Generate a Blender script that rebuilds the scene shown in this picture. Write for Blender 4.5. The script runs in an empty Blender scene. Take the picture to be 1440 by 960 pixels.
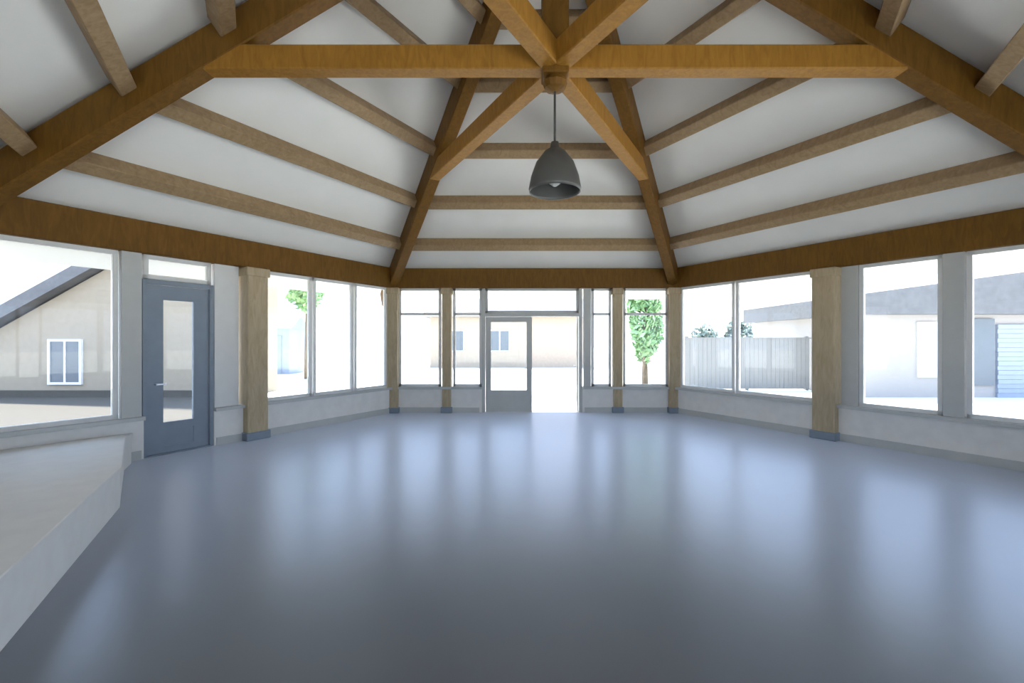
import bpy, bmesh, math, random
from mathutils import Vector, Matrix
random.seed(7)
S = bpy.context.scene
COL = S.collection

# ------------------------------------------------------------------ camera, sky, sun, exposure
cam_data = bpy.data.cameras.new('camera')
cam_data.sensor_width = 36.0
cam_data.lens = 36.0 * 640 / 1440
cam_data.shift_x = -4 / 1440
cam_data.clip_start = 0.05
cam_data.clip_end = 500
cam = bpy.data.objects.new('camera', cam_data)
COL.objects.link(cam)
cam.location = (0, 0, 1.6)
cam.rotation_euler = (math.radians(90), 0, 0)
S.camera = cam

world = bpy.data.worlds.new('sky')
S.world = world
world.use_nodes = True
wn, wl = world.node_tree.nodes, world.node_tree.links
bg = wn['Background']
tc = wn.new('ShaderNodeTexCoord')
sx = wn.new('ShaderNodeSeparateXYZ')
rmp = wn.new('ShaderNodeValToRGB')
wl.new(tc.outputs['Generated'], sx.inputs[0])
wl.new(sx.outputs['Z'], rmp.inputs[0])
rmp.color_ramp.elements[0].position = 0.0
rmp.color_ramp.elements[0].color = (0.68, 0.79, 1.0, 1)
rmp.color_ramp.elements[1].position = 0.55
rmp.color_ramp.elements[1].color = (0.50, 0.67, 1.0, 1)
wl.new(rmp.outputs[0], bg.inputs['Color'])
bg.inputs['Strength'].default_value = 1.55

sun_data = bpy.data.lights.new('sun', 'SUN')
sun_data.energy = 7.5
sun_data.angle = math.radians(3)
sun_data.color = (1.0, 0.95, 0.86)
sun = bpy.data.objects.new('sun', sun_data)
COL.objects.link(sun)
sun.rotation_euler = (math.radians(-19), math.radians(-4), 0)
sun.location = (0, -10, 30)

S.view_settings.view_transform = 'Standard'
S.view_settings.look = 'None'
S.view_settings.gamma = 1.0
S.view_settings.use_curve_mapping = False
S.view_settings.exposure = 1.28

# ------------------------------------------------------------------ materials
def new_mat(name):
    m = bpy.data.materials.new(name)
    m.use_nodes = True
    return m, m.node_tree.nodes, m.node_tree.links, m.node_tree.nodes['Principled BSDF']

def plain(name, col, rough=0.6, metal=0.0, var=0.08, scale=6.0):
    m, n, l, b = new_mat(name)
    t = n.new('ShaderNodeTexCoord')
    no = n.new('ShaderNodeTexNoise')
    no.inputs['Scale'].default_value = scale
    no.inputs['Detail'].default_value = 4
    r = n.new('ShaderNodeValToRGB')
    r.color_ramp.elements[0].position = 0.3
    r.color_ramp.elements[1].position = 0.7
    r.color_ramp.elements[0].color = tuple(c * (1 - var) for c in col) + (1,)
    r.color_ramp.elements[1].color = tuple(min(1, c * (1 + var)) for c in col) + (1,)
    l.new(t.outputs['Object'], no.inputs['Vector'])
    l.new(no.outputs['Fac'], r.inputs[0])
    l.new(r.outputs[0], b.inputs['Base Color'])
    b.inputs['Roughness'].default_value = rough
    b.inputs['Metallic'].default_value = metal
    return m

def wood(name, dark, light, rough=0.55):
    m, n, l, b = new_mat(name)
    t = n.new('ShaderNodeTexCoord')
    mp = n.new('ShaderNodeMapping')
    mp.inputs['Scale'].default_value = (14, 14, 3)
    no = n.new('ShaderNodeTexNoise')
    no.inputs['Scale'].default_value = 1.2
    no.inputs['Detail'].default_value = 6
    no.inputs['Distortion'].default_value = 1.0
    r = n.new('ShaderNodeValToRGB')
    r.color_ramp.elements[0].position = 0.32
    r.color_ramp.elements[1].position = 0.68
    r.color_ramp.elements[0].color = dark + (1,)
    r.color_ramp.elements[1].color = light + (1,)
    l.new(t.outputs['Object'], mp.inputs['Vector'])
    l.new(mp.outputs[0], no.inputs['Vector'])
    l.new(no.outputs['Fac'], r.inputs[0])
    l.new(r.outputs[0], b.inputs['Base Color'])
    b.inputs['Roughness'].default_value = rough
    b.inputs['Specular IOR Level'].default_value = 0.2
    return m

M = {}
M['timber'] = wood('brown_timber', (0.28, 0.13, 0.019), (0.38, 0.185, 0.030))
M['beam'] = wood('dark_timber', (0.135, 0.062, 0.010), (0.195, 0.093, 0.015))
M['purlin'] = wood('tan_timber', (0.30, 0.20, 0.105), (0.40, 0.28, 0.16))
M['post'] = wood('grey_tan_timber', (0.44, 0.35, 0.22), (0.54, 0.44, 0.295))  # lighter, greyer tan than the beams
M['ceiling'] = plain('white_ceiling_boards', (0.88, 0.875, 0.85), 0.8, var=0.02, scale=2)
M['wall'] = plain('pale_grey_wall', (0.84, 0.82, 0.78), 0.7, var=0.04)
M['white'] = plain('white_paint', (0.78, 0.78, 0.76), 0.5, var=0.02)
M['grey_paint'] = plain('grey_paint', (0.55, 0.56, 0.54), 0.5, var=0.03)
M['blue_grey'] = plain('blue_grey_paint', (0.24, 0.29, 0.35), 0.45, var=0.04)
M['black'] = plain('charcoal_metal', (0.09, 0.09, 0.085), 0.45, metal=0.3)
M['cloth'] = plain('charcoal_grille', (0.03, 0.03, 0.03), 0.9, var=0.3, scale=120)
M['steel'] = plain('brushed_steel', (0.55, 0.56, 0.57), 0.35, metal=0.9)
M['stage'] = plain('pale_grey_platform', (0.80, 0.78, 0.74), 0.65, var=0.03)
M['ground'] = plain('pale_paving', (0.78, 0.76, 0.70), 0.9, var=0.05, scale=0.6)
M['cream'] = plain('cream_render', (0.34, 0.285, 0.215), 0.85, var=0.04)
M['pink'] = plain('pinkish_render', (0.40, 0.33, 0.26), 0.85, var=0.05)
M['white_render'] = plain('white_render', (0.36, 0.335, 0.32), 0.8, var=0.02)
M['pale_sheet'] = plain('pale_blue_sheet', (0.27, 0.31, 0.39), 0.5, var=0.03)
M['roof'] = plain('grey_roof', (0.14, 0.14, 0.145), 0.85, var=0.1)
M['dark_glass'] = plain('dark_window_glass', (0.12, 0.14, 0.16), 0.35, var=0.05)
M['path'] = plain('grey_path', (0.085, 0.075, 0.062), 0.9, var=0.06)
M['fence'] = plain('pale_grey_fence', (0.22, 0.22, 0.215), 0.8, var=0.03)
M['leaf'] = plain('pale_green_leaves', (0.30, 0.46, 0.22), 0.8, var=0.25, scale=3)
M['leaf_grey'] = plain('grey_green_leaves', (0.20, 0.25, 0.215), 0.85, var=0.2, scale=3)
M['bark'] = wood('bark', (0.10, 0.075, 0.05), (0.20, 0.15, 0.10))

# polished floor: grey base, blue sheen and specular tint stand in for reflected daylight
m, n, l, b = new_mat('polished_grey_floor')
t = n.new('ShaderNodeTexCoord')
no = n.new('ShaderNodeTexNoise'); no.inputs['Scale'].default_value = 1.6; no.inputs['Detail'].default_value = 6
r = n.new('ShaderNodeValToRGB')
r.color_ramp.elements[0].color = (0.078, 0.076, 0.073, 1)
r.color_ramp.elements[1].color = (0.100, 0.097, 0.093, 1)
l.new(t.outputs['Object'], no.inputs['Vector'])
l.new(no.outputs['Fac'], r.inputs[0]); l.new(r.outputs[0], b.inputs['Base Color'])
b.inputs['Roughness'].default_value = 0.29
b.inputs['Sheen Weight'].default_value = 1.0
b.inputs['Sheen Roughness'].default_value = 0.35
b.inputs['Sheen Tint'].default_value = (0.86, 0.90, 1.0, 1)
b.inputs['IOR'].default_value = 1.85
b.inputs['Specular Tint'].default_value = (0.74, 0.83, 1.0, 1)
M['floor'] = m

# clear window glass
m, n, l, b = new_mat('window_glass')
n.remove(b)
tr = n.new('ShaderNodeBsdfTransparent'); tr.inputs[0].default_value = (0.95, 0.97, 0.97, 1)
gl = n.new('ShaderNodeBsdfGlossy'); gl.inputs['Roughness'].default_value = 0.02
fr = n.new('ShaderNodeFresnel'); fr.inputs[0].default_value = 1.3
mx = n.new('ShaderNodeMixShader')
l.new(fr.outputs[0], mx.inputs[0]); l.new(tr.outputs[0], mx.inputs[1]); l.new(gl.outputs[0], mx.inputs[2])
l.new(mx.outputs[0], n['Material Output'].inputs['Surface'])
M['glass'] = m

# ------------------------------------------------------------------ helpers
class MB:
    def __init__(self): self.v, self.f = [], []
    def hexa(self, p):                       # 8 corners: bottom ring then top ring
        o = len(self.v); self.v += [Vector(q) for q in p]
        for f in ((3,2,1,0),(4,5,6,7),(0,1,5,4),(1,2,6,5),(2,3,7,6),(3,0,4,7)):
            self.f.append([o+i for i in f])
    def beam(self, a, b, w, h, up=(0,0,1)):
        a, b = Vector(a), Vector(b)
        d = (b-a).normalized(); up = Vector(up)
        s = d.cross(up)
        if s.length < 1e-4: s = d.cross(Vector((0,1,0)))
        s.normalize(); u = s.cross(d).normalized()
        s *= w/2; u *= h/2
        self.hexa([a-s-u, a+s-u, b+s-u, b-s-u, a-s+u, a+s+u, b+s+u, b-s+u])
    def box(self, x0, x1, y0, y1, z0, z1):
        self.hexa([(x0,y0,z0),(x1,y0,z0),(x1,y1,z0),(x0,y1,z0),(x0,y0,z1),(x1,y0,z1),(x1,y1,z1),(x0,y1,z1)])
    def prism(self, pts, z0, z1):
        o = len(self.v); k = len(pts)
        self.v += [Vector((p[0],p[1],z0)) for p in pts] + [Vector((p[0],p[1],z1)) for p in pts]
        self.f.append([o+i for i in reversed(range(k))]); self.f.append([o+k+i for i in range(k)])
        for i in range(k):
            j = (i+1) % k
            self.f.append([o+i, o+j, o+k+j, o+k+i])
    def lathe(self, prof, c, seg=24):        # prof: (radius, z) list, top-down or bottom-up
        o = len(self.v)
        for r_, z in prof:
            for i in range(seg):
                an = 2*math.pi*i/seg
                self.v.append(Vector((c[0]+r_*math.cos(an), c[1]+r_*math.sin(an), z)))
        for j in range(len(prof)-1):
            for i in range(seg):
                i2 = (i+1) % seg
                self.f.append([o+j*seg+i, o+j*seg+i2, o+(j+1)*seg+i2, o+(j+1)*seg+i])
        self.f.append([o+i for i in range(seg)]); self.f.append([o+(len(prof)-1)*seg+i for i in range(seg)])
    def build(self, name, mat, parent=None, origin=None, bevel=0.0):
        me = bpy.data.meshes.new(name)
        if origin is None:
            if parent is not None:
                org = Vector(parent.matrix_basis.translation)
                if parent.parent: org = org + Vector(parent.parent.matrix_basis.translation)
            else:
                xs = [q.x for q in self.v]; ys = [q.y for q in self.v]; zs = [q.z for q in self.v]
                org = Vector(((min(xs)+max(xs))/2, (min(ys)+max(ys))/2, min(zs)))
        else: org = Vector(origin)
        me.from_pydata([q-org for q in self.v], [], self.f)
        bm = bmesh.new(); bm.from_mesh(me)
        bmesh.ops.recalc_face_normals(bm, faces=bm.faces)
        if bevel: bmesh.ops.bevel(bm, geom=list(bm.edges), offset=bevel, segments=1, affect='EDGES')
        bm.to_mesh(me); bm.free()
        me.materials.append(mat)
        o = bpy.data.objects.new(name, me); COL.objects.link(o)
        if parent is None: o.location = org
        else: o.parent = parent
        return o

def tag(o, label=None, cat=None, group=None, kind=None):
    if label: o['label'] = label
    if cat: o['category'] = cat
    if group: o['group'] = group
    if kind: o['kind'] = kind
    return o
def empty(name, loc, label=None, cat=None, group=None, kind=None):
    o = bpy.data.objects.new(name, None); COL.objects.link(o); o.location = loc
    o.empty_display_size = 0.1
    return tag(o, label, cat, group, kind)

# ------------------------------------------------------------------ hexagonal plan
A = 6.4
C = Vector((0.42, 4.78, 0))
V = [C + A*Vector((math.cos(math.radians(60*k)), math.sin(math.radians(60*k)), 0)) for k in range(6)]
R_, FR, FL, L_, NL, NR = V                   # right, far right, far left, left, near left, near right
EAVE, APEX, SLAB = 3.02, 6.86, 0.24
BT, BB = 3.24, 2.80                          # eave beam top / underside
SILL = 0.53
def hipz(t): return EAVE + (APEX-EAVE)*t
def hip(v, t, dz=0.0): return v + (C-v)*t + Vector((0, 0, hipz(t)+dz))
def inward(a, b):
    m_ = (a+b)/2; return (C-m_).normalized()

# floor, ground, ceiling
f = MB(); f.prism(V, -0.10, 0.0)
tag(f.build('floor', M['floor']), kind='structure')
g = MB(); g.box(-90, 90, -60, 130, -0.5, -0.12)
tag(g.build('ground', M['ground']), kind='structure')
c = MB()
for k in range(6):
    a, b_ = V[k], V[(k+1) % 6]
    e = -0.16                                # eave overhang
    lo = [hip(a, e, SLAB), hip(b_, e, SLAB)]; ap = C + Vector((0,0,APEX+SLAB))
    o = len(c.v); up = Vector((0,0,0.10))
    c.v += [lo[0], lo[1], ap, lo[0]+up, lo[1]+up, ap+up]
    c.f += [[o,o+2,o+1],[o+3,o+4,o+5],[o,o+1,o+4,o+3]]
tag(c.build('ceiling', M['ceiling']), kind='structure')

# ------------------------------------------------------------------ faces: low walls, windows, doors
win_no = [0]; door_no = [0]
def pt(a, b, q, off=0.0, z=0.0):
    p = a + (b-a)*q + inward(a, b)*off
    return Vector((p.x, p.y, z))
def window(a, b, q0, q1, z0=SILL+0.05, z1=BB, transom=None, frame='white', bars=()):
    win_no[0] += 1
    L = (b-a).length; w = 0.055
    fr_ = MB()
    e = w/2/L
    fr_.beam(pt(a,b,q0+e,0,z0), pt(a,b,q0+e,0,z1), 0.07, w, up=(b-a))
    fr_.beam(pt(a,b,q1-e,0,z0), pt(a,b,q1-e,0,z1), 0.07, w, up=(b-a))
    fr_.beam(pt(a,b,q0,0,z0+w/2), pt(a,b,q1,0,z0+w/2), 0.07, w)
    fr_.beam(pt(a,b,q0,0,z1-w/2), pt(a,b,q1,0,z1-w/2), 0.07, w)
    if transom: fr_.beam(pt(a,b,q0+e,0,transom), pt(a,b,q1-e,0,transom), 0.07, w)
    for q in bars: fr_.beam(pt(a,b,q,0,z0+w), pt(a,b,q,0,z1-w), 0.06, 0.045, up=(b-a))
    o = fr_.build('window_%d' % win_no[0], M[frame]); tag(o, kind='structure')
    gp = MB(); gp.beam(pt(a,b,q0+2*e,0,(z0+z1)/2), pt(a,b,q1-2*e,0,(z0+z1)/2), 0.008, z1-z0-2*w)
    gp.build('glass_pane', M['glass'], o)
def sill_wall(name, a, b, spans, full=False):
    w = MB(); cap = MB()
    for q0, q1 in spans:
        w.beam(pt(a,b,q0,0,(BB if full else SILL)/2), pt(a,b,q1,0,(BB if full else SILL)/2), 0.16, BB if full else SILL)
        if not full: cap.beam(pt(a,b,q0,0.02,SILL+0.025), pt(a,b,q1,0.02,SILL+0.025), 0.24, 0.05)
    o = w.build(name, M['wall']); tag(o, kind='structure')
    if not full: cap.build('window_sill', M['grey_paint'], o)
    return o
def skirting(name, a, b, spans):
    s = MB()
    for q0, q1 in spans: s.beam(pt(a,b,q0,0.09,0.06), pt(a,b,q1,0.09,0.06), 0.02, 0.12)
    tag(s.build(name, M['grey_paint']), kind='structure')
def leaf_parts(parent, p0, p1, h, paint, stile=0.12, kick=0.5, handle_end=1):
    d = (p1-p0); L = d.length; d.normalize()
    up = Vector((0,0,1)); s = MB()
    def at(u, z): return p0 + d*u + up*z
    s.beam(at(stile/2,0.01), at(stile/2,h), 0.05, stile, up=d)
    s.beam(at(L-stile/2,0.01), at(L-stile/2,h), 0.05, stile, up=d)
    s.beam(at(stile,h-stile/2), at(L-stile,h-stile/2), 0.05, stile)
    s.beam(at(stile,kick-0.05), at(L-stile,kick-0.05), 0.05, 0.10)
    s.beam(at(stile,0.06), at(L-stile,0.06), 0.05, 0.10)
    lf = s.build('door_leaf', M[paint], parent)
    k = MB(); k.beam(at(stile,(kick)/2), at(L-stile,(kick)/2), 0.03, kick-0.20); k.build('kick_panel', M[paint], lf)
    g_ = MB(); g_.beam(at(stile,(h+kick-stile)/2), at(L-stile,(h+kick-stile)/2), 0.008, h-kick-stile); g_.build('glass_pane', M['glass'], lf)
    hu = L-stile/2 if handle_end else stile/2
    n_ = d.cross(up)
    hd = MB()
    hd.beam(at(hu,1.0)+n_*0.03, at(hu,1.0)-n_*0.09, 0.02, 0.02)
    hd.beam(at(hu,1.0)-n_*0.085, at(hu+(-0.11 if handle_end else 0.11),1.0)-n_*0.085, 0.018, 0.022)
    hd.build('door_handle', M['steel'], lf)

# far face, FL -> FR
a, b_ = FL, FR
sill_wall('wall_far', a, b_, [(0.0, 0.318), (0.672, 1.0)])
skirting('baseboard_far', a, b_, [(0.03, 0.31), (0.68, 0.97)])
for q0, q1 in ((0.024, 0.174), (0.216, 0.318), (0.705, 0.775), (0.817, 0.976)):
    window(a, b_, q0, q1, transom=2.22)
window(a, b_, 0.330, 0.660, z0=2.24, frame='grey_paint')
door_no[0] += 1
dd = empty('door_1', pt(a,b_,0.495), kind='structure')
fm = MB()
for q in (0.324, 0.666): fm.beam(pt(a,b_,q,0,0), pt(a,b_,q,0,BB), 0.12, 0.075, up=(b_-a))
fm.beam(pt(a,b_,0.33,0,2.20), pt(a,b_,0.66,0,2.20), 0.12, 0.07)
fm.build('door_frame', M['grey_paint'], dd)
fm = MB(); fm.beam(pt(a,b_,0.33,-0.03,-0.04), pt(a,b_,0.66,-0.03,-0.04), 0.22, 0.09); fm.build('threshold', M['steel'], dd)
leaf_parts(dd, pt(a,b_,0.331), pt(a,b_,0.495), 2.16, 'grey_paint')
h0 = pt(a,b_,0.660,-0.09)
h1 = h0 + Matrix.Rotation(math.radians(-97), 3, 'Z') @ ((a-b_).normalized()*1.05)
leaf_parts(dd, h0, h1, 2.16, 'grey_paint')
mp_ = MB(); mp_.beam(pt(a,b_,0.69,0,SILL), pt(a,b_,0.69,0,BB), 0.10, 0.16, up=(b_-a))
tag(mp_.build('trim_1', M['grey_paint']), kind='structure')

# left face, FL -> L
a, b_ = FL, L_
sill_wall('wall_left', a, b_, [(0.0, 0.595), (0.735, 1.0)])
skirting('baseboard_left', a, b_, [(0.03, 0.47), (0.53, 0.59), (0.74, 0.985)])
for q0, q1 in ((0.03, 0.17), (0.175, 0.32), (0.325, 0.468)): window(a, b_, q0, q1)
window(a, b_, 0.776, 0.975)
tr_ = MB(); tr_.beam(pt(a,b_,0.5635,0,SILL), pt(a,b_,0.5635,0,BB), 0.10, 0.36, up=(b_-a))
tag(tr_.build('trim_2', M['white']), kind='structure')
window(a, b_, 0.598, 0.732, z0=2.47, frame='white')
d2 = empty('door_2', pt(a,b_,0.665), kind='structure')
fm = MB()
for q in (0.5985, 0.7315): fm.beam(pt(a,b_,q,0,0), pt(a,b_,q,0,2.46), 0.12, 0.05, up=(b_-a))
fm.beam(pt(a,b_,0.60,0,2.43), pt(a,b_,0.73,0,2.43), 0.12, 0.06)
fm.build('door_frame', M['blue_grey'], d2)
fm = MB(); fm.beam(pt(a,b_,0.60,-0.02,-0.04), pt(a,b_,0.73,-0.02,-0.04), 0.20, 0.12); fm.build('threshold', M['blue_grey'], d2)
leaf_parts(d2, pt(a,b_,0.604), pt(a,b_,0.727), 2.39, 'blue_grey', stile=0.20, kick=0.45)
tr_ = MB(); tr_.beam(pt(a,b_,0.755,0,SILL), pt(a,b_,0.755,0,BB), 0.14, 0.22, up=(b_-a))
tag(tr_.build('trim_3', M['grey_paint']), kind='structure')

# right face, FR -> R
a, b_ = FR, R_
sill_wall('wall_right', a, b_, [(0.0, 1.0)])
skirting('baseboard_right', a, b_, [(0.03, 0.47), (0.53, 0.985)])
for q0, q1 in ((0.03, 0.235), (0.24, 0.468), (0.569, 0.725), (0.763, 0.975)): window(a, b_, q0, q1)
tr_ = MB(); tr_.beam(pt(a,b_,0.744,0,SILL), pt(a,b_,0.744,0,BB), 0.14, 0.22, up=(b_-a))
tag(tr_.build('trim_4', M['grey_paint']), kind='structure')
tr_ = MB(); tr_.beam(pt(a,b_,0.549,0,SILL), pt(a,b_,0.549,0,BB), 0.10, 0.24, up=(b_-a))
tag(tr_.build('trim_5', M['grey_paint']), kind='structure')

# the three sides beside and behind the camera
sill_wall('wall_near_left', L_, NL, [(0.0, 1.0)], full=True)
a, b_ = R_, NR
sill_wall('wall_near_right', a, b_, [(0.0, 1.0)])
for q0, q1 in ((0.03, 0.25), (0.255, 0.468), (0.532, 0.745), (0.75, 0.97)): window(a, b_, q0, q1)  # unseen windows, put in for their daylight
sill_wall('wall_near', NL, NR, [(0.0, 1.0)])
for q0, q1 in ((0.03, 0.25), (0.255, 0.468), (0.532, 0.745), (0.75, 0.97)): window(NL, NR, q0, q1)  # glazing added on this unseen side to brighten the interior

# ------------------------------------------------------------------ timber: posts, eave beams, hips, purlins, ties
def post(p, w, mat, label, group, z0=0.0, base=True, along=(1,0,0)):
    e = empty('timber_post', (p.x, p.y, z0), label, 'post', group)
    s = MB(); s.beam((p.x,p.y,z0+(0.12 if base else 0)), (p.x,p.y,BB), w, w, up=along); s.build('shaft', M[mat], e, bevel=0.012)
    if base:
        q = MB(); q.beam((p.x,p.y,z0+0.001), (p.x,p.y,z0+0.13), w+0.06, w+0.06, up=along); q.build('plinth', M['blue_grey'], e, bevel=0.01)
    h = MB(); h.beam((p.x,p.y,BB-0.14), (p.x,p.y,BB), w+0.05, w+0.05, up=along); h.build('capital', M[mat], e, bevel=0.012)
    return e
corner = 'corner posts of the hall'
for v, lab in ((FL, 'wooden corner post at the left end of the far glazed wall'), (FR, 'wooden corner post at the right end of the far glazed wall')):
    post(v + (C-v).normalized()*0.06, 0.27, 'post', lab, corner, along=(1,0,0))
for v, lab in ((L_, 'wooden corner post at the near end of the left glazed wall'), (R_, 'wooden corner post at the near end of the right glazed wall')):
    post(v + (C-v).normalized()*0.06, 0.27, 'post', lab, corner)
for a, b_, lab in ((FL, L_, 'thick brown wooden post carrying the left eave beam between door and windows'), (FR, R_, 'thick brown wooden post carrying the right eave beam amid the windows')):
    post(pt(a, b_, 0.5, 0.04), 0.34, 'post', lab, 'thick side posts', along=(b_-a))
for q, lab in ((0.195, 'slim tan post in the far wall, left of the double door'), (0.796, 'slim tan post in the far wall, right of the double door')):
    post(pt(FL, FR, q, 0.02), 0.20, 'post', lab, 'slim far posts')

names = {0: 'right', 1: 'far', 2: 'left', 3: 'near left', 4: 'near', 5: 'near right'}
for k in range(6):
    a, b_ = V[k], V[(k+1) % 6]
    m_ = MB(); m_.beam(a+Vector((0,0,(BT+BB)/2)), b_+Vector((0,0,(BT+BB)/2)), 0.26, BT-BB)
    lab = {1: 'deep brown eave beam over the far windows and double door', 0: 'deep brown eave beam running along the right side on a thick post',
           2: 'deep brown eave beam running along the left side on a thick post'}.get(k, 'deep brown eave beam over the %s wall behind the view' % names[k])
    tag(m_.build('eave_beam', M['beam'], bevel=0.012), lab, 'beam', 'eave beams')
hiplab = ['dark brown hip rafter sloping down at the right edge of the roof', 'brown hip rafter rising from the far right corner post',
          'brown hip rafter rising from the far left corner post', 'dark brown hip rafter sloping down at the left edge of the roof',
          'brown hip rafter rising behind the view on the near left', 'brown hip rafter rising behind the view on the near right']
for k in range(6):
    m_ = MB(); m_.beam(hip(V[k], -0.10, -0.05), hip(V[k], 0.975, -0.05), 0.20, 0.36)
    tag(m_.build('hip_rafter', M['beam'], bevel=0.012), hiplab[k], 'rafter', 'hip rafters')
ords = ['lowest', 'second lowest', 'middle', 'second highest', 'highest']
TS = (0.135, 0.295, 0.455, 0.62, 0.745)
for k in (0, 1, 2, 3, 5):
    a, b_ = V[k], V[(k+1) % 6]
    mid = (a+b_)/2
    nrm = Vector((0,0,1))*(mid-C).length + (mid-C).normalized()*(APEX-EAVE)
    for i, t_ in enumerate(TS):
        m_ = MB(); p0, p1 = hip(a, t_, 0.10), hip(b_, t_, 0.10)
        d = (p1-p0).normalized()*0.09
        m_.beam(p0+d, p1-d, 0.17, 0.22, up=nrm)
        tag(m_.build('purlin', M['purlin'], bevel=0.01), '%s tan purlin across the %s slope of the white ceiling' % (ords[i], names[k]), 'purlin', 'purlins under the ceiling')
TT = 0.396
zt = hipz(TT)
ties = ((3, 0, 'long brown tie beam running level across the whole hall from left to right', 0.0),
        (2, 5, 'brown diagonal tie beam running from the far left hip rafter to the centre', 0.0),
        (1, 4, 'brown diagonal tie beam running from the far right hip rafter to the centre', 0.0))
for i, j, lab, dz in ties:
    p0, p1 = hip(V[i], TT), hip(V[j], TT)
    m_ = MB()
    if i == 3: m_.beam(p0+Vector((0,0,dz)), p1+Vector((0,0,dz)), 0.185, 0.25)
    else:
        cc = Vector((C.x, C.y, zt))
        m_.beam(p0, cc-(cc-p0).normalized()*0.13, 0.185, 0.25)
        m_.beam(cc+(p1-cc).normalized()*0.13, p1, 0.185, 0.25)
    tag(m_.build('tie_beam', M['timber'], bevel=0.012), lab, 'beam', 'tie beams meeting at the centre')
kp = empty('king_post', (C.x, C.y, 4.22), 'dark wooden king post hanging where the tie beams cross', 'post')
m_ = MB(); m_.beam((C.x,C.y,4.36), (C.x,C.y,APEX+0.1), 0.27, 0.27, up=(0,1,0)); m_.build('shaft', M['beam'], kp, bevel=0.012)
m_ = MB(); m_.lathe([(0.03,4.22),(0.11,4.25),(0.13,4.31),(0.10,4.37)], (C.x,C.y), 12); m_.build('finial', M['beam'], kp)

# ------------------------------------------------------------------ hanging lamp, platform
lz = 3.17
lp = empty('pendant_lamp', (C.x, C.y, lz), 'dark metal pendant lamp hanging from the king post in the middle of the hall', 'lamp')
m_ = MB(); m_.lathe([(0.012, lz+0.5), (0.012, 4.225)], (C.x,C.y), 10); m_.build('rod', M['black'], lp)
m_ = MB(); m_.lathe([(0.27,lz),(0.275,lz+0.03),(0.25,lz+0.16),(0.20,lz+0.30),(0.11,lz+0.42),(0.05,lz+0.46),(0.04,lz+0.52),
                     (0.02,lz+0.52),(0.03,lz+0.45),(0.09,lz+0.40),(0.18,lz+0.29),(0.23,lz+0.15),(0.255,lz+0.03),(0.255,lz)][:7], (C.x,C.y), 28)
m_.f = [q for q in m_.f if len(q) == 4]; sh = m_.build('lamp_shade', M['black'], lp)
sm = sh.modifiers.new('thickness', 'SOLIDIFY'); sm.thickness = 0.008
for p_ in sh.data.polygons: p_.use_smooth = True
m_ = MB(); m_.lathe([(0.02,lz+0.06),(0.06,lz+0.09),(0.075,lz+0.15),(0.05,lz+0.22),(0.03,lz+0.28),(0.03,lz+0.36)], (C.x,C.y), 20); m_.build('bulb', M['white'], lp)

# low platform against the near left wall
pin = 0.10
edge = [(-5.02, 5.98), (-4.84, 5.66), (-3.80, 4.40), (-3.16, 3.27), (-2.70, 2.46), (-0.99, -0.55)]
pa, pb = L_ + Vector((pin*1.3, 0, 0)), NL + Vector((0.09, 0.16, 0))
st = empty('platform', (-3.6, 3.0, 0.0), 'low pale grey platform on the glossy floor at the left edge', 'platform')
PH = 0.40
foot = [(pa.x, pa.y), (pb.x, pb.y)] + list(reversed(edge))
m_ = MB(); m_.prism(foot, PH-0.05, PH); m_.build('deck', M['stage'], st, bevel=0.006)
m_ = MB()
for p0, p1 in zip(edge[:-1], edge[1:]):
    q0, q1 = Vector((p0[0], p0[1], 0)), Vector((p1[0], p1[1], 0))
    n_ = (q1-q0).normalized().cross(Vector((0,0,1))); n_ = n_ if n_.x < 0 else -n_
    m_.beam(q0+n_*0.03+Vector((0,0,(PH-0.05)/2)), q1+n_*0.03+Vector((0,0,(PH-0.05)/2)), 0.03, PH-0.052)
m_.build('front_panel', M['stage'], st)

# ------------------------------------------------------------------ outside
GZ = -0.12
def bwin(parent, x0, x1, y, z0, z1, frame='white'):
    m_ = MB(); w = 0.07
    m_.box(x0-w, x0, y-0.05, y+0.05, z0-w, z1+w); m_.box(x1, x1+w, y-0.05, y+0.05, z0-w, z1+w)
    m_.box(x0, x1, y-0.05, y+0.05, z1, z1+w); m_.box(x0, x1, y-0.05, y+0.05, z0-w, z0)
    m_.box((x0+x1)/2-0.03, (x0+x1)/2+0.03, y-0.04, y+0.04, z0, z1)
    f_ = m_.build('window', M[frame], parent)
    m_ = MB(); m_.box(x0, x1, y-0.02, y+0.02, z0, z1); m_.build('pane', M['dark_glass'], f_)
pv = MB(); pv.prism([(-19,3),(-7.3,3),(-5.1,7.3),(-5.1,13.9),(-19,13.9)], -0.118, -0.10)
tag(pv.build('side_path', M['path']), kind='structure')
# cream annex beyond the left wall: roof line climbs to the right
Y0 = 14.0
hs = empty('annex_building', (-12.5, Y0, GZ), 'cream building with a sloping grey roof edge outside the left windows', 'building')
m_ = MB()
X0, X1 = -17.0, -8.35
zl, zr = 1.35, 6.2
m_.hexa([(X0,Y0,GZ),(X1,Y0,GZ),(X1,Y0+2,GZ),(X0,Y0+2,GZ),(X0,Y0,zl),(X1,Y0,zr),(X1,Y0+2,zr),(X0,Y0+2,zl)])
m_.build('wall', M['cream'], hs)
m_ = MB(); m_.hexa([(X0-.5,Y0-.35,zl-.18),(X1+.1,Y0-.35,zr+.05),(X1+.1,Y0+2.3,zr+.05),(X0-.5,Y0+2.3,zl-.18),(X0-.5,Y0-.35,zl+.22),(X1+.1,Y0-.35,zr+.45),(X1+.1,Y0+2.3,zr+.45),(X0-.5,Y0+2.3,zl+.22)])
m_.build('roof', M['roof'], hs)
bwin(hs, -14.25, -13.35, Y0-0.02, 0.35, 1.60)
m_ = MB(); m_.box(X0, X1, Y0-0.06, Y0, GZ, 0.10); m_.build('plinth', M['path'], hs)
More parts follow.
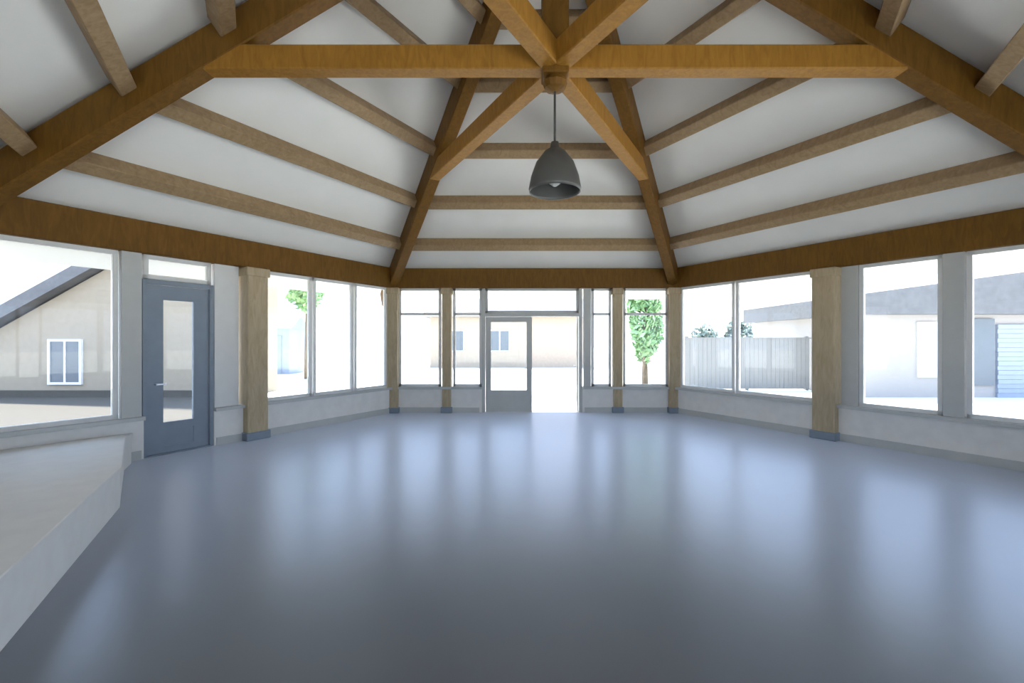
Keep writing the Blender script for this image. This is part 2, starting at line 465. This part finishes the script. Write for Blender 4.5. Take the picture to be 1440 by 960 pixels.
# long low house beyond the far wall
Y0 = 30.0
hb = empty('long_house', (-1.2, Y0, GZ), 'long low pinkish house with grey roof beyond the double door', 'house')
m_ = MB(); m_.box(-5.6, 4.6, Y0, Y0+7, GZ, 3.3); m_.build('wall', M['pink'], hb)
m_ = MB(); m_.hexa([(-6,Y0-.5,3.2),(5,Y0-.5,3.2),(5,Y0+7.5,3.2),(-6,Y0+7.5,3.2),(-6,Y0+3.4,5.4),(5,Y0+3.4,5.4),(5,Y0+3.6,5.4),(-6,Y0+3.6,5.4)]); m_.build('roof', M['roof'], hb)
for x in (-4.6, -1.6): bwin(hb, x, x+1.2, Y0-0.02, 1.0, 2.3)
# garage outside the right windows
Y0 = 14.0
gb = empty('garage_building', (14.0, Y0, GZ), 'white garage with a grey fascia outside the right windows', 'building')
m_ = MB(); m_.box(10.55, 19.5, Y0, Y0+6, GZ, 2.5); m_.build('wall', M['white_render'], gb)
m_ = MB(); m_.hexa([(10.2,Y0-.4,2.42),(19.8,Y0-.4,2.42),(19.8,Y0+6.3,2.42),(10.2,Y0+6.3,2.42),(10.2,Y0-.4,3.0),(19.8,Y0-.4,4.3),(19.8,Y0+6.3,4.3),(10.2,Y0+6.3,3.0)]); m_.build('roof', M['roof'], gb)
m_ = MB(); m_.box(13.95, 14.7, Y0-0.06, Y0, 0.25, 2.3); m_.build('side_window', M['dark_glass'], gb)
m_ = MB()
for i in range(16): m_.box(14.78, 18.6, Y0-0.07-(0.02 if i % 2 else 0), Y0, GZ+0.14*i, GZ+0.14*i+0.135)
m_.build('roller_door', M['pale_sheet'], gb)
m_ = MB(); m_.box(12.35, 12.95, Y0-0.05, Y0, 0.5, 2.2); m_.build('side_panel', M['grey_paint'], gb)
# small shed
Y0 = 24.0
sb = empty('garden_shed', (-12.6, Y0, GZ), 'small blue grey shed seen just right of the thick left post', 'shed')
m_ = MB(); m_.box(-13.4, -11.9, Y0, Y0+1.8, GZ, 2.3); m_.build('wall', M['pale_sheet'], sb)
m_ = MB(); m_.hexa([(-13.6,Y0-.2,2.28),(-11.7,Y0-.2,2.28),(-11.7,Y0+2,2.28),(-13.6,Y0+2,2.28),(-13.6,Y0+.8,2.9),(-11.7,Y0+.8,2.9),(-11.7,Y0+1,2.9),(-13.6,Y0+1,2.9)]); m_.build('roof', M['blue_grey'], sb)
m_ = MB(); m_.box(-13.0, -12.3, Y0-0.04, Y0, GZ, 1.9); m_.build('door', M['blue_grey'], sb)

def crown(name, parent, c0, rx, ry, rz, nleaf, size, mat):
    vs, fs = [], []
    org = Vector(parent.location)
    for _ in range(nleaf):
        u = random.uniform(-1, 1); th = random.uniform(0, 2*math.pi); rr = random.uniform(0.45, 1.0)**0.5
        s_ = math.sqrt(1-u*u)
        bump = 1 + 0.18*math.sin(3*th+c0[0])*math.cos(4*u+c0[1])
        p = Vector((c0[0]+rx*rr*bump*s_*math.cos(th), c0[1]+ry*rr*bump*s_*math.sin(th), c0[2]+rz*rr*bump*u))
        e1 = Vector((random.gauss(0,1), random.gauss(0,1), random.gauss(0,1))).normalized()
        e2 = e1.orthogonal().normalized()
        sz = size*random.uniform(0.6, 1.3)
        o = len(vs)
        vs += [p-e1*sz-org, p+e2*sz*0.5-org, p+e1*sz-org, p-e2*sz*0.5-org]
        fs.append([o,o+1,o+2,o+3])
    me = bpy.data.meshes.new(name); me.from_pydata(vs, [], fs); me.materials.append(mat)
    o = bpy.data.objects.new(name, me); COL.objects.link(o); o.parent = parent
def tree(x, y, h, r, label, mat='leaf', group=None, nleaf=1500, low=0.25):
    e = empty('tree', (x, y, GZ), label, 'tree', group)
    m_ = MB(); m_.lathe([(0.13,GZ),(0.09,GZ+h*0.35),(0.05,GZ+h*0.7)], (x,y), 10); m_.build('trunk', M['bark'], e)
    crown('foliage', e, (x, y, GZ+h*(0.5+low/2)), r, r, h*(0.5-low/2), nleaf, 0.16, M[mat])
tree(5.0, 17.5, 4.8, 0.62, 'narrow green tree outside between the slim far post and far right corner post', nleaf=1800, low=0.2)
tree(-9.6, 21.0, 5.2, 0.8, 'yellow green tree outside the left windows nearest the thick post', nleaf=900, low=0.6)
def shrub(x, y, h, r, label):
    e = empty('shrub', (x, y, GZ), label, 'shrub', 'shrubs outside the right windows')
    m_ = MB(); m_.lathe([(0.06,GZ),(0.03,GZ+h*0.5)], (x,y), 8); m_.build('stem', M['bark'], e)
    crown('foliage', e, (x, y, GZ+h*0.52), r, r*0.8, h*0.48, 1300, 0.15, M['leaf_grey'])
for i, (x, h, lab) in enumerate(((10.4, 2.6, 'grey green shrub outside the right windows, nearest the far right corner post'),
                                 (12.3, 3.1, 'grey green shrub second from the far right corner post'),
                                 (14.3, 2.7, 'grey green shrub second from the thick right post'),
                                 (16.3, 3.2, 'grey green shrub outside, nearest the thick right post'))):
    shrub(x, 25.0, h, 0.82, lab)

fe = empty('garden_fence', (8.2, 16.0, GZ), 'pale grey boarded fence outside the right windows in front of the shrubs', 'fence')
m_ = MB()
for i in range(29): m_.box(6.0+0.15*i, 6.0+0.15*i+0.142, 15.98, 16.0, GZ+0.06, 1.70)
m_.build('board_panel', M['fence'], fe)
m_ = MB()
for z in (0.25, 1.4): m_.box(6.0, 10.35, 16.0, 16.05, z, z+0.09)
m_.build('rail', M['fence'], fe)
for x in (6.02, 8.15, 10.25):
    m_ = MB(); m_.box(x, x+0.10, 16.05, 16.15, GZ, 1.78); m_.build('fence_post', M['fence'], fe)
m_ = MB(); m_.box(5.96, 10.39, 15.95, 16.07, 1.70, 1.74); m_.build('capping', M['fence'], fe)
